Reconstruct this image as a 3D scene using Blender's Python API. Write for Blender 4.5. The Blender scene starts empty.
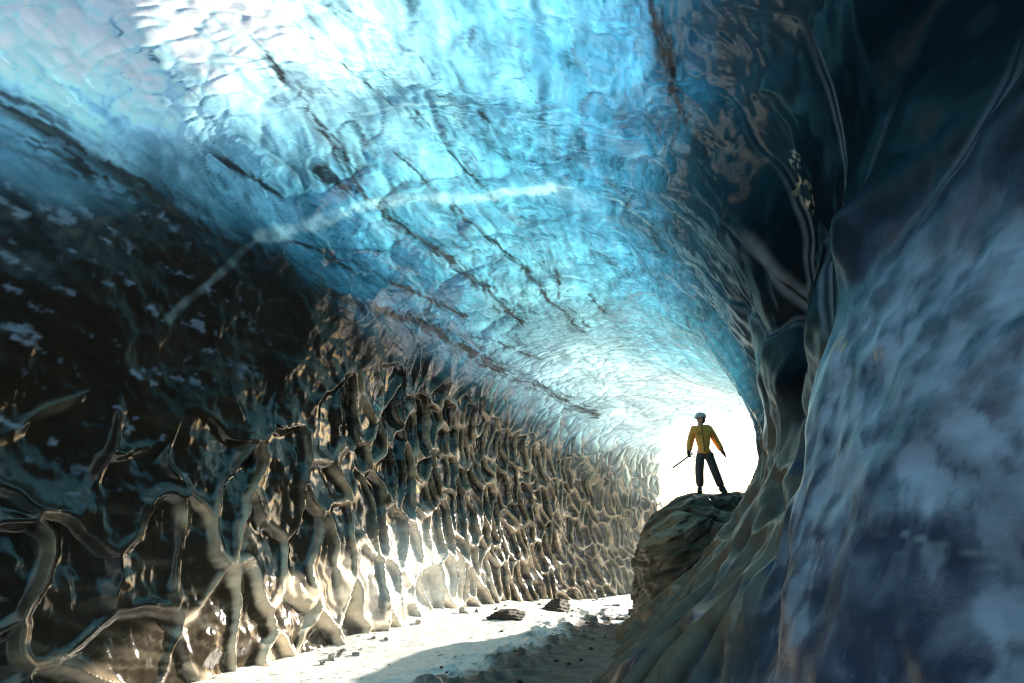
import bpy, bmesh, math, random
import numpy as np
from mathutils import Vector, Matrix

rng = np.random.default_rng(7)
random.seed(7)
scene = bpy.context.scene
COL = scene.collection
f32 = np.float32
R = math.radians

SUN_AZ, SUN_EL = R(45.0), R(16.5)

# ------------------------------------------------------------------ helpers
def tag(o, label=None, cat=None, group=None, kind=None):
    if label: o['label'] = label
    if cat: o['category'] = cat
    if group: o['group'] = group
    if kind: o['kind'] = kind
    return o

def empty(name, loc=(0, 0, 0), rz=0.0):
    o = bpy.data.objects.new(name, None)
    COL.objects.link(o)
    o.location = loc
    o.rotation_euler = (0, 0, rz)
    o.empty_display_size = 0.2
    return o

def link(name, me, mats=(), parent=None):
    o = bpy.data.objects.new(name, me)
    COL.objects.link(o)
    for m in (mats if isinstance(mats, (list, tuple)) else [mats]):
        me.materials.append(m)
    if parent is not None:
        o.parent = parent
    return o

def fill_mesh(name, verts, quads, attrs=None, uv=None):
    """verts (n,3), quads (m,4) numpy -> mesh with optional point colour attributes"""
    me = bpy.data.meshes.new(name)
    n, m = len(verts), len(quads)
    me.vertices.add(n)
    me.vertices.foreach_set('co', np.ascontiguousarray(verts, dtype=f32).ravel())
    me.loops.add(m * 4)
    me.loops.foreach_set('vertex_index', np.ascontiguousarray(quads, dtype=np.int32).ravel())
    me.polygons.add(m)
    me.polygons.foreach_set('loop_start', np.arange(0, m * 4, 4, dtype=np.int32))
    me.polygons.foreach_set('use_smooth', np.ones(m, dtype=bool))
    me.update(calc_edges=True)
    for k, a in (attrs or {}).items():
        at = me.attributes.new(k, 'FLOAT_COLOR', 'POINT')
        at.data.foreach_set('color', np.ascontiguousarray(a, dtype=f32).ravel())
    return me

# ------------------------------------------------------------------ noise (numpy)
_PERM = rng.permutation(256).astype(np.int32)
_GA = (np.arange(256) / 256 * 2 * np.pi)
_GX = np.cos(_GA).astype(f32)[_PERM]; _GY = np.sin(_GA).astype(f32)[_PERM]
def vnoise2(x, y, s=0):
    """gradient noise in 2-D, about -1..1"""
    x = np.asarray(x, f32); y = np.asarray(y, f32)
    ix = np.floor(x); iy = np.floor(y)
    fx = x - ix; fy = y - iy
    ix = ix.astype(np.int32); iy = iy.astype(np.int32)
    ux = fx * fx * fx * (fx * (fx * 6 - 15) + 10); uy = fy * fy * fy * (fy * (fy * 6 - 15) + 10)
    r0 = _PERM[(iy + s * 7) & 255]; r1 = _PERM[(iy + 1 + s * 7) & 255]
    c0 = ix + s * 13; c1 = c0 + 1
    def g(c, r, dx, dy):
        k = (c + r) & 255
        return _GX[k] * (fx - f32(dx)) + _GY[k] * (fy - f32(dy))
    a = g(c0, r0, 0, 0); a += (g(c1, r0, 1, 0) - a) * ux
    b = g(c0, r1, 0, 1); b += (g(c1, r1, 1, 1) - b) * ux
    return (a + (b - a) * uy) * f32(1.5)

def fbm(x, y, o=4, s=0, lac=2.03, gain=.5):
    r = 0; amp = 1.0; tot = 0
    for k in range(o):
        r = r + amp * vnoise2(x, y, s + k * 17)
        tot += amp; amp *= gain
        x = x * lac + 3.7; y = y * lac - 1.9
    return r / tot * 1.4

def ridged(x, y, o=4, s=0):
    r = 0; amp = 1.0; tot = 0
    for k in range(o):
        n = 1 - np.abs(vnoise2(x, y, s + k * 13)) * 1.3
        r = r + amp * np.clip(n, 0, 1) ** 2
        tot += amp; amp *= .55
        x = x * 2.07 + 5.1; y = y * 2.07 + 1.3
    return r / tot

_RV = rng.random(256).astype(f32)
def voro(x, y, s=0, jit=.98):
    """F1, F2, cell id"""
    x = np.asarray(x, f32); y = np.asarray(y, f32)
    ix = np.floor(x).astype(np.int32); iy = np.floor(y).astype(np.int32)
    F1 = np.full(x.shape, 9, f32); F2 = np.full(x.shape, 9, f32); ID = np.zeros(x.shape, f32); OX = np.zeros(x.shape, f32); OY = np.zeros(x.shape, f32)
    for dx in (-1, 0, 1):
        for dy in (-1, 0, 1):
            k = (_PERM[(iy + dy + s * 7) & 255] + ix + (dx + s * 13)) & 255
            ex = ix + f32(dx + .5 - .5 * jit) + _RV[k] * f32(jit) - x
            ey = iy + f32(dy + .5 - .5 * jit) + _RV[(k * 5 + 71) & 255] * f32(jit) - y
            d = ex * ex + ey * ey
            new = d < F1
            F2 = np.where(new, F1, np.minimum(F2, d))
            F1 = np.where(new, d, F1)
            ID = np.where(new, _RV[(k * 11 + 33) & 255], ID)
            OX = np.where(new, ex, OX); OY = np.where(new, ey, OY)
    return np.sqrt(F1), np.sqrt(F2), ID, OX, OY

def sst(a, b, x):
    t = np.clip((x - a) / (b - a), 0, 1)
    return t * t * (3 - 2 * t)

def lin(c):
    c = np.asarray(c, float) / 255
    return np.where(c <= .04045, c / 12.92, ((c + .055) / 1.055) ** 2.4)

# ------------------------------------------------------------------ the cave surface
STN = [  # left foot x,y, right foot x,y, ceiling height
    (-4.6, -12.0, 2.1, -12.0, 5.6), (-4.9, -4.5, 2.2, -4.5, 6.2), (-4.9, 0.5, 1.7, 0.5, 6.4),
    (-4.6, 3.2, 1.0, 3.0, 6.4), (-4.0, 5.2, 0.9, 5.0, 6.4), (-3.2, 7.0, 1.0, 7.0, 6.4),
    (-1.9, 10.5, 1.8, 10.0, 6.2), (-0.5, 14.0, 2.8, 12.4, 6.0), (1.7, 17.0, 5.2, 13.9, 5.6),
    (4.0, 19.2, 7.6, 15.2, 5.1), (6.3, 21.2, 10.0, 17.0, 4.7)]

def ctrl():
    G = []
    for i, (lx, ly, rx, ry, H) in enumerate(STN):
        L = np.array([lx, ly]); Rr = np.array([rx, ry]); w = np.linalg.norm(Rr - L); e = (Rr - L) / w
        s = H / 6.4
        if i <= 3: ro = [(.15, -.4), (0, 0), (.35, .9), (.7, 1.9), (1.1, 2.9), (1.4, 3.9), (1.5, 4.9)]
        elif i == 4: ro = [(.15, -.4), (0, 0), (.8, .8), (1.5, 1.6), (1.9, 2.7), (2.1, 3.9), (2.0, 4.9)]
        else:
            k = [2.4, 2.6, 2.3, 1.2, .8, .6][i - 5] / 2.6
            ro = [(-.3, -.4), (0, 0), (1.1 * k, .8), (1.9 * k, 1.7), (2.5 * k, 2.8 * s), (2.6 * k, 3.9 * s), (2.2 * k, 4.9 * s)]
        pts = [(.15, -.4), (0, 0), (-.25, 1.2 * s), (-.4, 2.5 * s), (-.45, 3.8 * s), (-.2 - .12 * (0, 0, .6, 1, 1, .6, .2, 0, 0, 0, 0)[i], (4.9 + .35 * (0, 0, .6, 1, 1, .6, .2, 0, 0, 0, 0)[i]) * s)]
        rp = [(w + o, z) for o, z in ro][::-1]
        a = pts[-1][0]; b = rp[0][0]
        fl = (0, 0, .6, 1, 1, .6, .2, 0, 0, 0, 0)[i]      # the ceiling is flatter on the left near the viewer
        mid = [(a + (b - a) * t, H * zz) for t, zz in ((.1, .885 + .10 * fl), (.3, .975 + .05 * fl), (.52, 1.0 + .01 * fl), (.75, .97 - .01 * fl), (.92, .88))]
        G.append([(L[0] + e[0] * o, L[1] + e[1] * o, z) for o, z in pts + mid + rp])
    return np.array(G)

def spl(n, t):
    """natural cubic spline weights of n knots at t"""
    A = np.zeros((n, n)); B = np.zeros((n, n)); A[0, 0] = A[-1, -1] = 1
    for i in range(1, n - 1):
        A[i, i - 1] = A[i, i + 1] = 1; A[i, i] = 4
        B[i, i - 1] = B[i, i + 1] = 6; B[i, i] = -12
    M = np.linalg.solve(A, B)
    i = np.clip(np.floor(t).astype(int), 0, n - 2); f = t - i
    W = np.zeros((len(t), n)); r = np.arange(len(t))
    W[r, i] += 1 - f; W[r, i + 1] += f
    return W + ((1 - f) ** 3 - (1 - f))[:, None] / 6 * M[i] + (f ** 3 - f)[:, None] / 6 * M[i + 1]

QUAL = 1.0
ta = np.concatenate([np.arange(0, 2.4, .05), np.arange(2.4, 10.0, .0066 / QUAL), [10.0]])
tb = np.linspace(0, 17, int(860 * QUAL))
G = ctrl()
P = np.einsum('ai,ijk,bj->abk', spl(G.shape[0], ta), G, spl(G.shape[1], tb))
NA, NB = P.shape[:2]
A, B = np.meshgrid(ta.astype(f32), tb.astype(f32), indexing='ij')

def normals(P):
    du = np.gradient(P, axis=0); dv = np.gradient(P, axis=1)
    n = np.cross(du, dv)                      # points into the cave
    n /= np.linalg.norm(n, axis=2, keepdims=True) + 1e-9
    return n
N = normals(P)
mid = P.mean(axis=1, keepdims=True)
if ((mid - P) * N).sum() < 0: N = -N

# metric coordinates along and around the tunnel (metres)
ia = int(np.searchsorted(ta, 5.0))
sa = np.linalg.norm(np.diff(P, axis=0), axis=2)
U = np.zeros((NA, NB)); U[1:] = np.cumsum(sa, axis=0); U -= U[ia:ia + 1]
sb = np.linalg.norm(np.diff(P, axis=1), axis=2)
V = np.zeros((NA, NB)); V[:, 1:] = np.cumsum(sb, axis=1)
jb = int(np.searchsorted(tb, 1.0)); jr = int(np.searchsorted(tb, 16.0))
VL = V - V[:, jb:jb + 1]                      # up from the left foot
VR = V[:, jr:jr + 1] - V                      # up from the right foot
jc = int(np.searchsorted(tb, 8.0)); VC = V - V[:, jc:jc + 1]
U = U.astype(f32); VL = VL.astype(f32); VR = VR.astype(f32); VC = VC.astype(f32)

# region weights
far = sst(5.8, 8.0, A)
n1 = fbm(U * .5, VC * .5, 3, 3)
n2 = fbm(U * 1.3, VC * 1.3, 3, 4)
bl = B + .35 * n1 + .15 * n2
w_left = 1 - sst(4.7 - .5 * far, 5.5 + .7 * far, bl + .12 * np.clip(4.5 - A, 0, 2) + .5 * far * n2)        # scalloped dark wall
w_right = sst(9.6, 11.2, bl - .25 * np.clip(A - 5.5, 0, 3))           # curling folds on the inner side
w_near = (1 - sst(3.3, 3.8, A + .25 * n1)) * sst(11.6, 12.8, bl)      # frosted wall beside the viewer
w_bank = sst(12.6, 13.3, bl) * sst(3.4, 3.9, A + .2 * n1)             # brown ice bank under the inner wall
w_ceil = np.clip(1 - w_left - w_right, 0, 1)


# --- broad undulation
D = .16 * fbm(U * .35, VC * .35, 3, 11) + .05 * n2 * (1 - .7 * w_ceil)

# --- scallops of the left wall: large near, small far
s_u = np.interp(U[:, jb + 60], [-8, -2, 3, 8, 14, 22], [.80, .76, .58, .38, .33, .30]).astype(f32)
q = np.concatenate([[0], np.cumsum(np.diff(U[:, jb + 60]) / s_u[1:])]).astype(f32)[:, None] + (U - U[:, jb + 60:jb + 61]) / s_u[:, None]
s_v = s_u[:, None] * np.interp(A, [4.5, 6.0, 9], [1.15, 1.75, 1.8]).astype(f32)
wx = (.42 + .3 * far) * vnoise2(U * 1.1, VL * 1.1, 21) + (.07 + .10 * far) * vnoise2(U * 2.9, VL * 2.9, 22)
wy = (.42 + .3 * far) * vnoise2(U * 1.1, VL * 1.1, 23) + (.07 + .10 * far) * vnoise2(U * 2.9, VL * 2.9, 24)
F1, F2, ID, OX, OY = voro(q + wx, VL / s_v + wy, 31)
rl = F2 - F1
nearw = 1 - sst(4.9, 6.1, A + .25 * n1)
t = np.clip(rl / (.62 - .30 * nearw), 0, 1)
bowl = 1 - (1 - t) ** 2.2
hi_m = 1 - .93 * sst(1.8, 2.9, VL + .6 * n1 - 1.9 * np.clip(A - 4.8, 0, 3))
depth_l = s_u[:, None] * (.16 + .16 * ID) * np.interp(A, [3.5, 5, 6.5, 9], [.42, .70, 1.25, 1.2]) * hi_m
F1b, F2b, IDb, _, _ = voro(q * 2.3 + wy * 1.3, VL / s_v * 2.1 + wx, 37)
tb2 = np.clip((F2b - F1b) / .6, 0, 1)
pres = np.clip(.50 + .8 * sst(-.30, .25, fbm(U * 1.25, VL * 1.0, 3, 43)) + .6 * sst(5.3, 6.6, A), 0, 1)
D += w_left * (depth_l * ((1 - bowl) * pres - .5) + depth_l * .75 * (OY + .35 * OX) * np.clip(bowl * 1.5, 0, 1) - .05 * s_u[:, None] * hi_m * (.15 + .85 * far) * (1 - (1 - tb2) ** 2) * sst(.25, .5, rl + .3 * far))
lipw = .09 + .10 * fbm(U * 1.4, VL * 1.4, 3, 41)
lip = (1 - sst(lipw * .6, lipw * 1.3 + .07, rl)) * sst(.45, .95, pres)                        # the rims between the hollows

# --- ceiling scallops
cx_ = U / (.62 - .2 * far) + (.35 + .5 * far) * fbm(U * 1.2, VC * 1.2, 3, 51)
cy_ = VC / (.42 - .06 * far) + (.35 + .5 * far) * fbm(U * 1.2, VC * 1.2, 3, 52)
C1, C2, CID, _, _ = voro(cx_, cy_, 53)
B1, B2, BID, _, _ = voro(U / .19 + .75 * fbm(U * 1.4, VC * 1.2, 3, 54), VC / .30 + .65 * fbm(U * 1.4, VC * 1.2, 3, 55), 56)
isd = A < 4.9
C1 = np.where(isd, B1, C1); C2 = np.where(isd, B2, C2); CID = np.where(isd, BID, CID)
cr = np.clip((C2 - C1) / .6, 0, 1)
cb = 1 - (1 - cr) ** 2
swx = U * .26 + .55 * fbm(U * .5, VC * .9, 3, 61); swy = VC * 1.7 + .55 * fbm(U * .5, VC * .9, 3, 62) + .15 * U
swirl = ridged(swx, swy, 4, 63)
dome = sst(4.95, 5.6, bl) * (1 - sst(7.0, 7.7, bl + .5 * np.clip(A - 3.6, 0, 2))) * (1 - sst(3.9, 4.5, A + .3 * n1))
cellw = np.clip(.0 + dome + far, 0, 1) * np.clip(np.abs(A - 4.9) / .4, 0, 1)
glass = fbm(U * .42 + .5 * n2, VC * 1.0 + .35 * n1 + .12 * U, 4, 65)
gband = np.sin(11 * glass + 2.5 * n1); gband2 = np.sin(26 * glass + 4 * n2)  # bands that paint refracted light into the ice tint
def saw(x):
    fx = x - np.floor(x)
    return np.where(fx < .9, fx / .9, (1 - fx) / .1) - .5        # slow rise, crisp drop: the edge of one sheet of ice over the next
g_a = fbm(U * .38 + .25 * n2, VC * .95 + .25 * n1 + .10 * U, 3, 66); g_b = fbm(U * .85 + .5 * n2, VC * 2.3 + .4 * n1 + .25 * U, 3, 67); g_c = fbm(U * 1.9 + .6 * n2, VC * 4.2 + .6 * n1 + .4 * U, 3, 68)
saw_a = saw(3.6 * g_a); saw_b = saw(3.4 * g_b); saw_c = saw(2.6 * g_c)
sheet = sst(-.35, .35, fbm(U * .6, VC * .9, 3, 69))
Z1, Z2, ZID, _, _ = voro(U / 1.8 + .5 * fbm(U * .6, VC * .6, 3, 57), VC / .85 + .5 * fbm(U * .6, VC * .6, 3, 58) + .1 * U, 59)
zr = np.clip((Z2 - Z1) / .8, 0, 1); zb = 1 - (1 - zr) ** 2
scoop = w_ceil * (1 - .8 * dome) * (1 - .75 * far)
D += scoop * (-(.022 + .045 * ZID) * zb + .03)
D += w_ceil * (1 - .6 * dome) * (.010 * saw_a + .008 * saw_b * sheet + .003 * saw_c)
D += w_ceil * (-(.006 + .006 * CID + .034 * far) * cb * cellw + .012 * (swirl - .5))

# --- curling folds of the inner wall: big hollows with sharp rims, drawn out downwards
fx_ = U / 1.5 + .4 * fbm(U * .5, VC * .5, 2, 71); fy_ = VC / 2.8 + .4 * fbm(U * .5, VC * .5, 2, 72)
W1, W2, WID, WOX, WOY = voro(fx_, fy_, 74)
wr = np.clip((W2 - W1) / .6, 0, 1); wb = 1 - (1 - wr) ** 2.4
g1, g2, gID, _, _ = voro(U / .55 + .35 * n2, VC / 2.1 + .4 * n1, 77)
gr = np.clip((g2 - g1) / .6, 0, 1); gb = 1 - (1 - gr) ** 2
fold = w_right * (1 - w_near) * (1 - w_bank)
lob = np.clip(1 - (W1 / .85) ** 2, 0, 1)
farr = sst(5.0, 6.2, A)
D += fold * ((.46 * lob * (.5 + .6 * WID) - .17) * (1 - .7 * farr) - .07 * gb * farr + .02 * (swirl - .5) * farr)
# --- bank scallops: small, leaning
bx_ = (VR + U * .35) / 1.5 + .30 * n2; by_ = (U - VR * .45) / .66 + .30 * n1
k1, k2, kID, _, _ = voro(bx_, by_, 81)
kr = np.clip((k2 - k1) / .6, 0, 1); kb = 1 - (1 - kr) ** 2
D += w_bank * (-(.08 + .13 * kID) * kb + .06)
# --- frosted near wall: broad soft hollows
e1, e2, eID, _, _ = voro((U + VR * .45) / 1.1 + .3 * n1, (VR) / 1.9 + .3 * n2, 91)
er = np.clip((e2 - e1) / .8, 0, 1); eb = 1 - (1 - er) ** 1.8
upz = sst(3.1, 4.0, VR + .3 * n1)
elob = np.clip(1 - (e1 / .85) ** 2, 0, 1)
D += w_near * (-.06 * (1 - upz) * eb * (.4 + .8 * eID) + .50 * upz * (elob - .45) + .02 * fbm(U * 3, VC * 3, 3, 93) + .012 * (1 - upz) * fbm((U + VR * .55) * 6, (VR - U * 1.1) * 3.5, 5, 94))
# --- grain
D += (.006 - .003 * w_ceil - .005 * np.clip(w_right * (1 - sst(4.6, 5.8, A)) * (1 - w_bank), 0, 1)) * fbm(U * (9 - 5 * w_ceil), VC * 9, 2, 95)

# the melt has rounded the steep folds of the inner side
Ds = D.astype(f32)
for _ in range(10):
    E_ = np.pad(Ds, 1, 'edge'); Ds = (E_[:-2, 1:-1] + E_[2:, 1:-1] + E_[1:-1, :-2] + E_[1:-1, 2:] + 2 * Ds) / 6
sm = np.clip(w_right * (1 - sst(5.2, 6.4, A)), 0, 1)
D = D * (1 - sm) + Ds * sm
Q = P + N * D[..., None]

# ------------------------------------------------------------------ ice colour: how much light the ice lets through, and what it scatters
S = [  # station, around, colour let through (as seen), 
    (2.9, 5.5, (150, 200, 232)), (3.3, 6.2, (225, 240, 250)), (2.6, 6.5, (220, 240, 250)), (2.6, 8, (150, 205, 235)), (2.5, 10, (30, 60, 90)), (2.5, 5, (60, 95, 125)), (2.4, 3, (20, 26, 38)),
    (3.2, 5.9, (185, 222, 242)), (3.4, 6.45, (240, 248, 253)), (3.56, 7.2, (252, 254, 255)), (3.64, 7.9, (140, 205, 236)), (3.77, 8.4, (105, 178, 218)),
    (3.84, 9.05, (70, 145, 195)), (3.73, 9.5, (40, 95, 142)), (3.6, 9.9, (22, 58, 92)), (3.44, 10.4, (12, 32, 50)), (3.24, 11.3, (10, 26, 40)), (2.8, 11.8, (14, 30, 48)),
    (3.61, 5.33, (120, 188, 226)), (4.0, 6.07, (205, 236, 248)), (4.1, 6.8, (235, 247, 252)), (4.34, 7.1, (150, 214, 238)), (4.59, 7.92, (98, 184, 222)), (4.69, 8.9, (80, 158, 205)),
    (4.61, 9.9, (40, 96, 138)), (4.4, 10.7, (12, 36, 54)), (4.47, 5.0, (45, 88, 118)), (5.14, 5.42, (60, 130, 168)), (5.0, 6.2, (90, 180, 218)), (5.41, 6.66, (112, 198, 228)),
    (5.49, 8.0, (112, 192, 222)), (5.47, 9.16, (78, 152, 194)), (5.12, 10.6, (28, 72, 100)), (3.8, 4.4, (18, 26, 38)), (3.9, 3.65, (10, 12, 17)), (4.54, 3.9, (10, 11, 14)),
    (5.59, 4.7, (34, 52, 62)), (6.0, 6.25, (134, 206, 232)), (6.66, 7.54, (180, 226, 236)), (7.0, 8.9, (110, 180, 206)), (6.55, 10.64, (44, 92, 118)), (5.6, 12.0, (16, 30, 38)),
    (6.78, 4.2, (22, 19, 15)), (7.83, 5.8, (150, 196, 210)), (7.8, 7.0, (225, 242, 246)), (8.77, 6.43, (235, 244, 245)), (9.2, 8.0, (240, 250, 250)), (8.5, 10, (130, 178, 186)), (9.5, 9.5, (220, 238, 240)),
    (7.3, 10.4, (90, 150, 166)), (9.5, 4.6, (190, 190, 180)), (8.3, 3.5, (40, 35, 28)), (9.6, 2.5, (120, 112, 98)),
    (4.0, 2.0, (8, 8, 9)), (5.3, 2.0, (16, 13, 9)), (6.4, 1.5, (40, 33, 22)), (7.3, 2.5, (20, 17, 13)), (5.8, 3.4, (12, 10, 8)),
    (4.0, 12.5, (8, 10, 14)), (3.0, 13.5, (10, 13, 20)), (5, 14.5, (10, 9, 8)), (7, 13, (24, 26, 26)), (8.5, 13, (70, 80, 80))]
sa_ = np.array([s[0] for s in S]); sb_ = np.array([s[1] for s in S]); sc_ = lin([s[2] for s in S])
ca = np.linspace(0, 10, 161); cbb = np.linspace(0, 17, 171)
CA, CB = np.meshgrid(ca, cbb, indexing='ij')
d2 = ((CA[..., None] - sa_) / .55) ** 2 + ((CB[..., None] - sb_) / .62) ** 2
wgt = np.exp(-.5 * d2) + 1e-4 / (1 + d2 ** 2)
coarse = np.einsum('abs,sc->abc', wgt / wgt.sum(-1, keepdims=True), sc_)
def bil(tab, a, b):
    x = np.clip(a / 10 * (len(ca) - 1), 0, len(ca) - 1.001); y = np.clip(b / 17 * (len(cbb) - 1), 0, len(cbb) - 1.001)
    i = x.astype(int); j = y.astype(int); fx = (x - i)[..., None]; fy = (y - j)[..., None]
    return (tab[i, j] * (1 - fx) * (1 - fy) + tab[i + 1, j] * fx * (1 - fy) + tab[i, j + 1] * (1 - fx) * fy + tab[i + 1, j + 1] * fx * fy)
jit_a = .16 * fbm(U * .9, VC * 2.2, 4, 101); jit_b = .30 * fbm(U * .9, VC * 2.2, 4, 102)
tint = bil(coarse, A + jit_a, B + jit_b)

# streaks of cloudy and clear ice drawn out along the tunnel, plus painted refraction bands
st1 = fbm(U * .36 + .4 * n1, VC * 3.8 + .6 * n1 + .16 * U, 6, 111)
st2 = fbm(U * 1.1 + .7 * n2, VC * 6.5 + .6 * n1 + .2 * U, 5, 112)
fil = ridged(U * .5 + .4 * n2, VC * 3.2 + .6 * n1 + .15 * U, 5, 113)
cl = fbm(U * 1.5 + .6 * n1, VC * 1.5 + .6 * n2, 5, 114)
cle = fbm(U * .55 + .4 * n2, VC * 1.5 + .4 * n1, 5, 115)
mod = np.clip(1 + .22 * st1 + .20 * st2 + .40 * cle + scoop * (.34 * (zb - .7) + .30 * (ZID - .5)) + .5 * (fil - .42) + (.38 * saw_a + .34 * saw_b * sheet + .20 * saw_c) * (1 - .5 * cellw) + (.10 * gband + .08 * gband2) * (1 - .7 * cellw) - .5 * sst(.80, .97, gband2) * sst(.0, .4, st1), .10, 2.4)
k_mod = np.clip(w_ceil + w_right * (.25 + .5 * farr), 0, 1)
tint = tint * (1 + (mod - 1) * k_mod)[..., None]
# hollows are thinner and brighter, rims darker and bluer
tint *= (1 + w_ceil * cellw * (.34 * (CID - .5) + (.30 - .22 * far) * (cb - .6)))[..., None]
# rims of the hollows in the bright dome read as thin bright edges
white = np.array([.92, .96, 1.0])
milk = sst(.25, .75, cl * .6 + st2 * .5 + .25) * w_ceil * .12
lum = tint.max(-1, keepdims=True)
tint = tint * (1 - milk[..., None]) + milk[..., None] * (lum * 1.15) * white

# --- dark sediment seams, running along the tunnel
seam_d = np.full(U.shape, 9.0, f32)
SEAMS = [  # polyline in (station, around), half width m
    ([(3.3, 4.95), (3.93, 5.0), (4.63, 4.92), (5.36, 5.05), (6.06, 5.72), (6.94, 5.92), (7.83, 6.05), (8.3, 5.95)], .13),
    ([(3.95, 6.62), (4.3, 6.62), (4.75, 6.55), (5.1, 6.45)], .06), ([(4.9, 6.25), (5.2, 6.45), (5.5, 6.60), (5.96, 6.78), (6.5, 6.95)], .10), ([(5.3, 7.15), (5.55, 7.28), (5.82, 7.48), (6.3, 7.6), (7.0, 7.75)], .07), ([(4.25, 7.3), (4.7, 7.42), (5.3, 7.7)], .022),
    ([(4.5, 7.45), (4.75, 7.5), (5.1, 7.6)], .035), ([(4.9, 7.0), (5.3, 7.1)], .03), ([(4.2, 4.55), (5.0, 4.6), (5.6, 4.9)], .07), ([(5.3, 5.5), (5.9, 6.1), (6.2, 6.3)], .05),
    ([(4.4, 5.6), (4.9, 5.75)], .03), ([(4.35, 8.0), (4.6, 8.1)], .025), ([(6.2, 8.2), (6.6, 8.35)], .05), ([(5.0, 5.3), (5.35, 5.6), (5.6, 6.1)], .04), ([(6.4, 6.1), (6.8, 6.5), (7.2, 6.6)], .04), ([(4.0, 7.15), (4.3, 7.3), (4.45, 7.25)], .025), ([(5.9, 7.9), (6.3, 7.75), (6.9, 7.9)], .03), ([(3.4, 9.3), (4.0, 9.5), (4.5, 10.0)], .05)]
def poly_dist(pts, wob=.05):
    """distance in metres to a polyline given in (station, around)"""
    ptu = []
    for a, b in pts:
        i = min(int(np.searchsorted(ta, a)), NA - 1); j = min(int(np.searchsorted(tb, b)), NB - 1)
        ptu.append(P[i, j])
    d = np.full(U.shape, 9.0, f32)
    a0 = min(p[0] for p in pts) - .4; a1 = max(p[0] for p in pts) + .4
    r = slice(int(np.searchsorted(ta, a0)), int(np.searchsorted(ta, a1)))
    X = P[r] + wob * np.stack([n2[r], fbm(U[r] * 1.6, VC[r] * 1.6, 3, 119), n1[r]], -1)
    ds = d[r]
    for p, q_ in zip(ptu[:-1], ptu[1:]):
        e = q_ - p; L2 = (e * e).sum()
        tt = np.clip(((X - p) @ e) / L2, 0, 1)
        ds = np.minimum(ds, np.linalg.norm(X - p - tt[..., None] * e, axis=2))
    d[r] = ds
    return d
sn = fbm(U * 1.1 + .5 * n2, VC * 4.0 + .8 * n1, 4, 121)
strand = fbm(U * 1.6 + .9 * n2, VC * 15 + 2.2 * n2 + 1.5 * n1, 4, 122)
seam = np.zeros(U.shape, f32)
for pts, w in SEAMS:
    d = poly_dist(pts)
    m = np.exp(-(d / (w * 1.9 * (1 + .8 * sn).clip(.15))) ** 2)
    core = np.exp(-(d / (w * .55 * (1 + 1.0 * sn).clip(.1))) ** 2)
    seam = np.maximum(seam, np.clip(m * sst(-.10, .30, strand) + .9 * core * sst(-1.0, -.2, sn + .4 * strand), 0, 1))
# --- pale fracture planes
VEINS = [([(4.64, 4.06), (4.82, 4.57), (4.96, 5.17)], .07, .4), ([(4.96, 5.17), (5.16, 5.91), (5.2, 6.69), (5.26, 7.52), (5.08, 8.40)], .15, .85),
         ([(5.06, 8.42), (5.07, 9.07), (5.27, 9.37)], .035, .55), ([(4.53, 7.0), (4.43, 7.4), (4.32, 7.81)], .05, 1.0), ([(2.78, 14.33), (2.66, 14.40), (2.54, 14.42)], .010, .7)]
vein = np.zeros(U.shape, f32); VMASK = []
vn = fbm(U * 2.2, VC * 2.2, 6, 131)
for pts, w, k in VEINS:
    d = poly_dist(pts, .02 if w > .02 else .008)
    m = np.exp(-(d / (w * (.75 + .35 * vn + .15 * st2)).clip(.006)) ** 4) * (.40 + .60 * sst(-.35, .35, fbm(U * 4.5, VC * 4.5, 4, 133) + .5 * st2))
    VMASK.append(m); vein = np.maximum(vein, m * k)
seam *= (1 - .6 * vein)
tint = tint * (1 - seam[..., None] * .93)
vcol = np.array([.72, .95, 1.0]) * (1 + .25 * vn[..., None])
tint = tint * (1 - vein[..., None] * .85) + vein[..., None] * .85 * np.clip(vcol, 0, 1) * np.clip(lum * 1.5 + .16, 0, 1)
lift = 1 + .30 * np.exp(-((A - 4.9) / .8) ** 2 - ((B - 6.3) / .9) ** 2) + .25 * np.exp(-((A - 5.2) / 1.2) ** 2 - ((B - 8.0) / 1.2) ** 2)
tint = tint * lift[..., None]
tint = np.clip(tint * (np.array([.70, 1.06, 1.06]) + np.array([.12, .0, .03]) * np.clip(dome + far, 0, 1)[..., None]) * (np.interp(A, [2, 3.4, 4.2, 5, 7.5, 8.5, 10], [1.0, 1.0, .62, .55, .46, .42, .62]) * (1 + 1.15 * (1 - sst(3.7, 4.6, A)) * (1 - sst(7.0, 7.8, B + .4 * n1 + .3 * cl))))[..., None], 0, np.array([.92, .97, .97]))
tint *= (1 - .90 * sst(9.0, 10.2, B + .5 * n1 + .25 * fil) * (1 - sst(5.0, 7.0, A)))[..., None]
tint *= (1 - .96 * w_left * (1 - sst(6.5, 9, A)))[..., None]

# --- what the surface scatters itself, with some glints and sunlit patches painted in
def mixc(a, b, w): return a * (1 - w[..., None]) + b * w[..., None]
body = np.zeros(P.shape) + np.array([.02, .08, .10])
teal = np.array([.26, .36, .38])
body = mixc(body, teal, np.clip(far * .9 * w_ceil + sst(.3, .7, lum[..., 0]) * .35 * w_ceil, 0, .9))
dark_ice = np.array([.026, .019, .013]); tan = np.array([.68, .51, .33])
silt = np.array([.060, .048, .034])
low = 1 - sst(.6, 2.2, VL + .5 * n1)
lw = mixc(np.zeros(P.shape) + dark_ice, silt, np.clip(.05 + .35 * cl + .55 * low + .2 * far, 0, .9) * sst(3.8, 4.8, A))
lip_w = lip * (1 - sst(1.9, 3.0, VL + .5 * n1 - 1.8 * np.clip(A - 4.8, 0, 3))) * sst(.05, .75, .5 * n1 + .9 * fbm(U * .8, VL * .8, 3, 141) + .95 * sst(4.2, 6.2, A + .35 * (2.0 - VL)) - .35 * sst(3.0, 4.6, VL))
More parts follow.
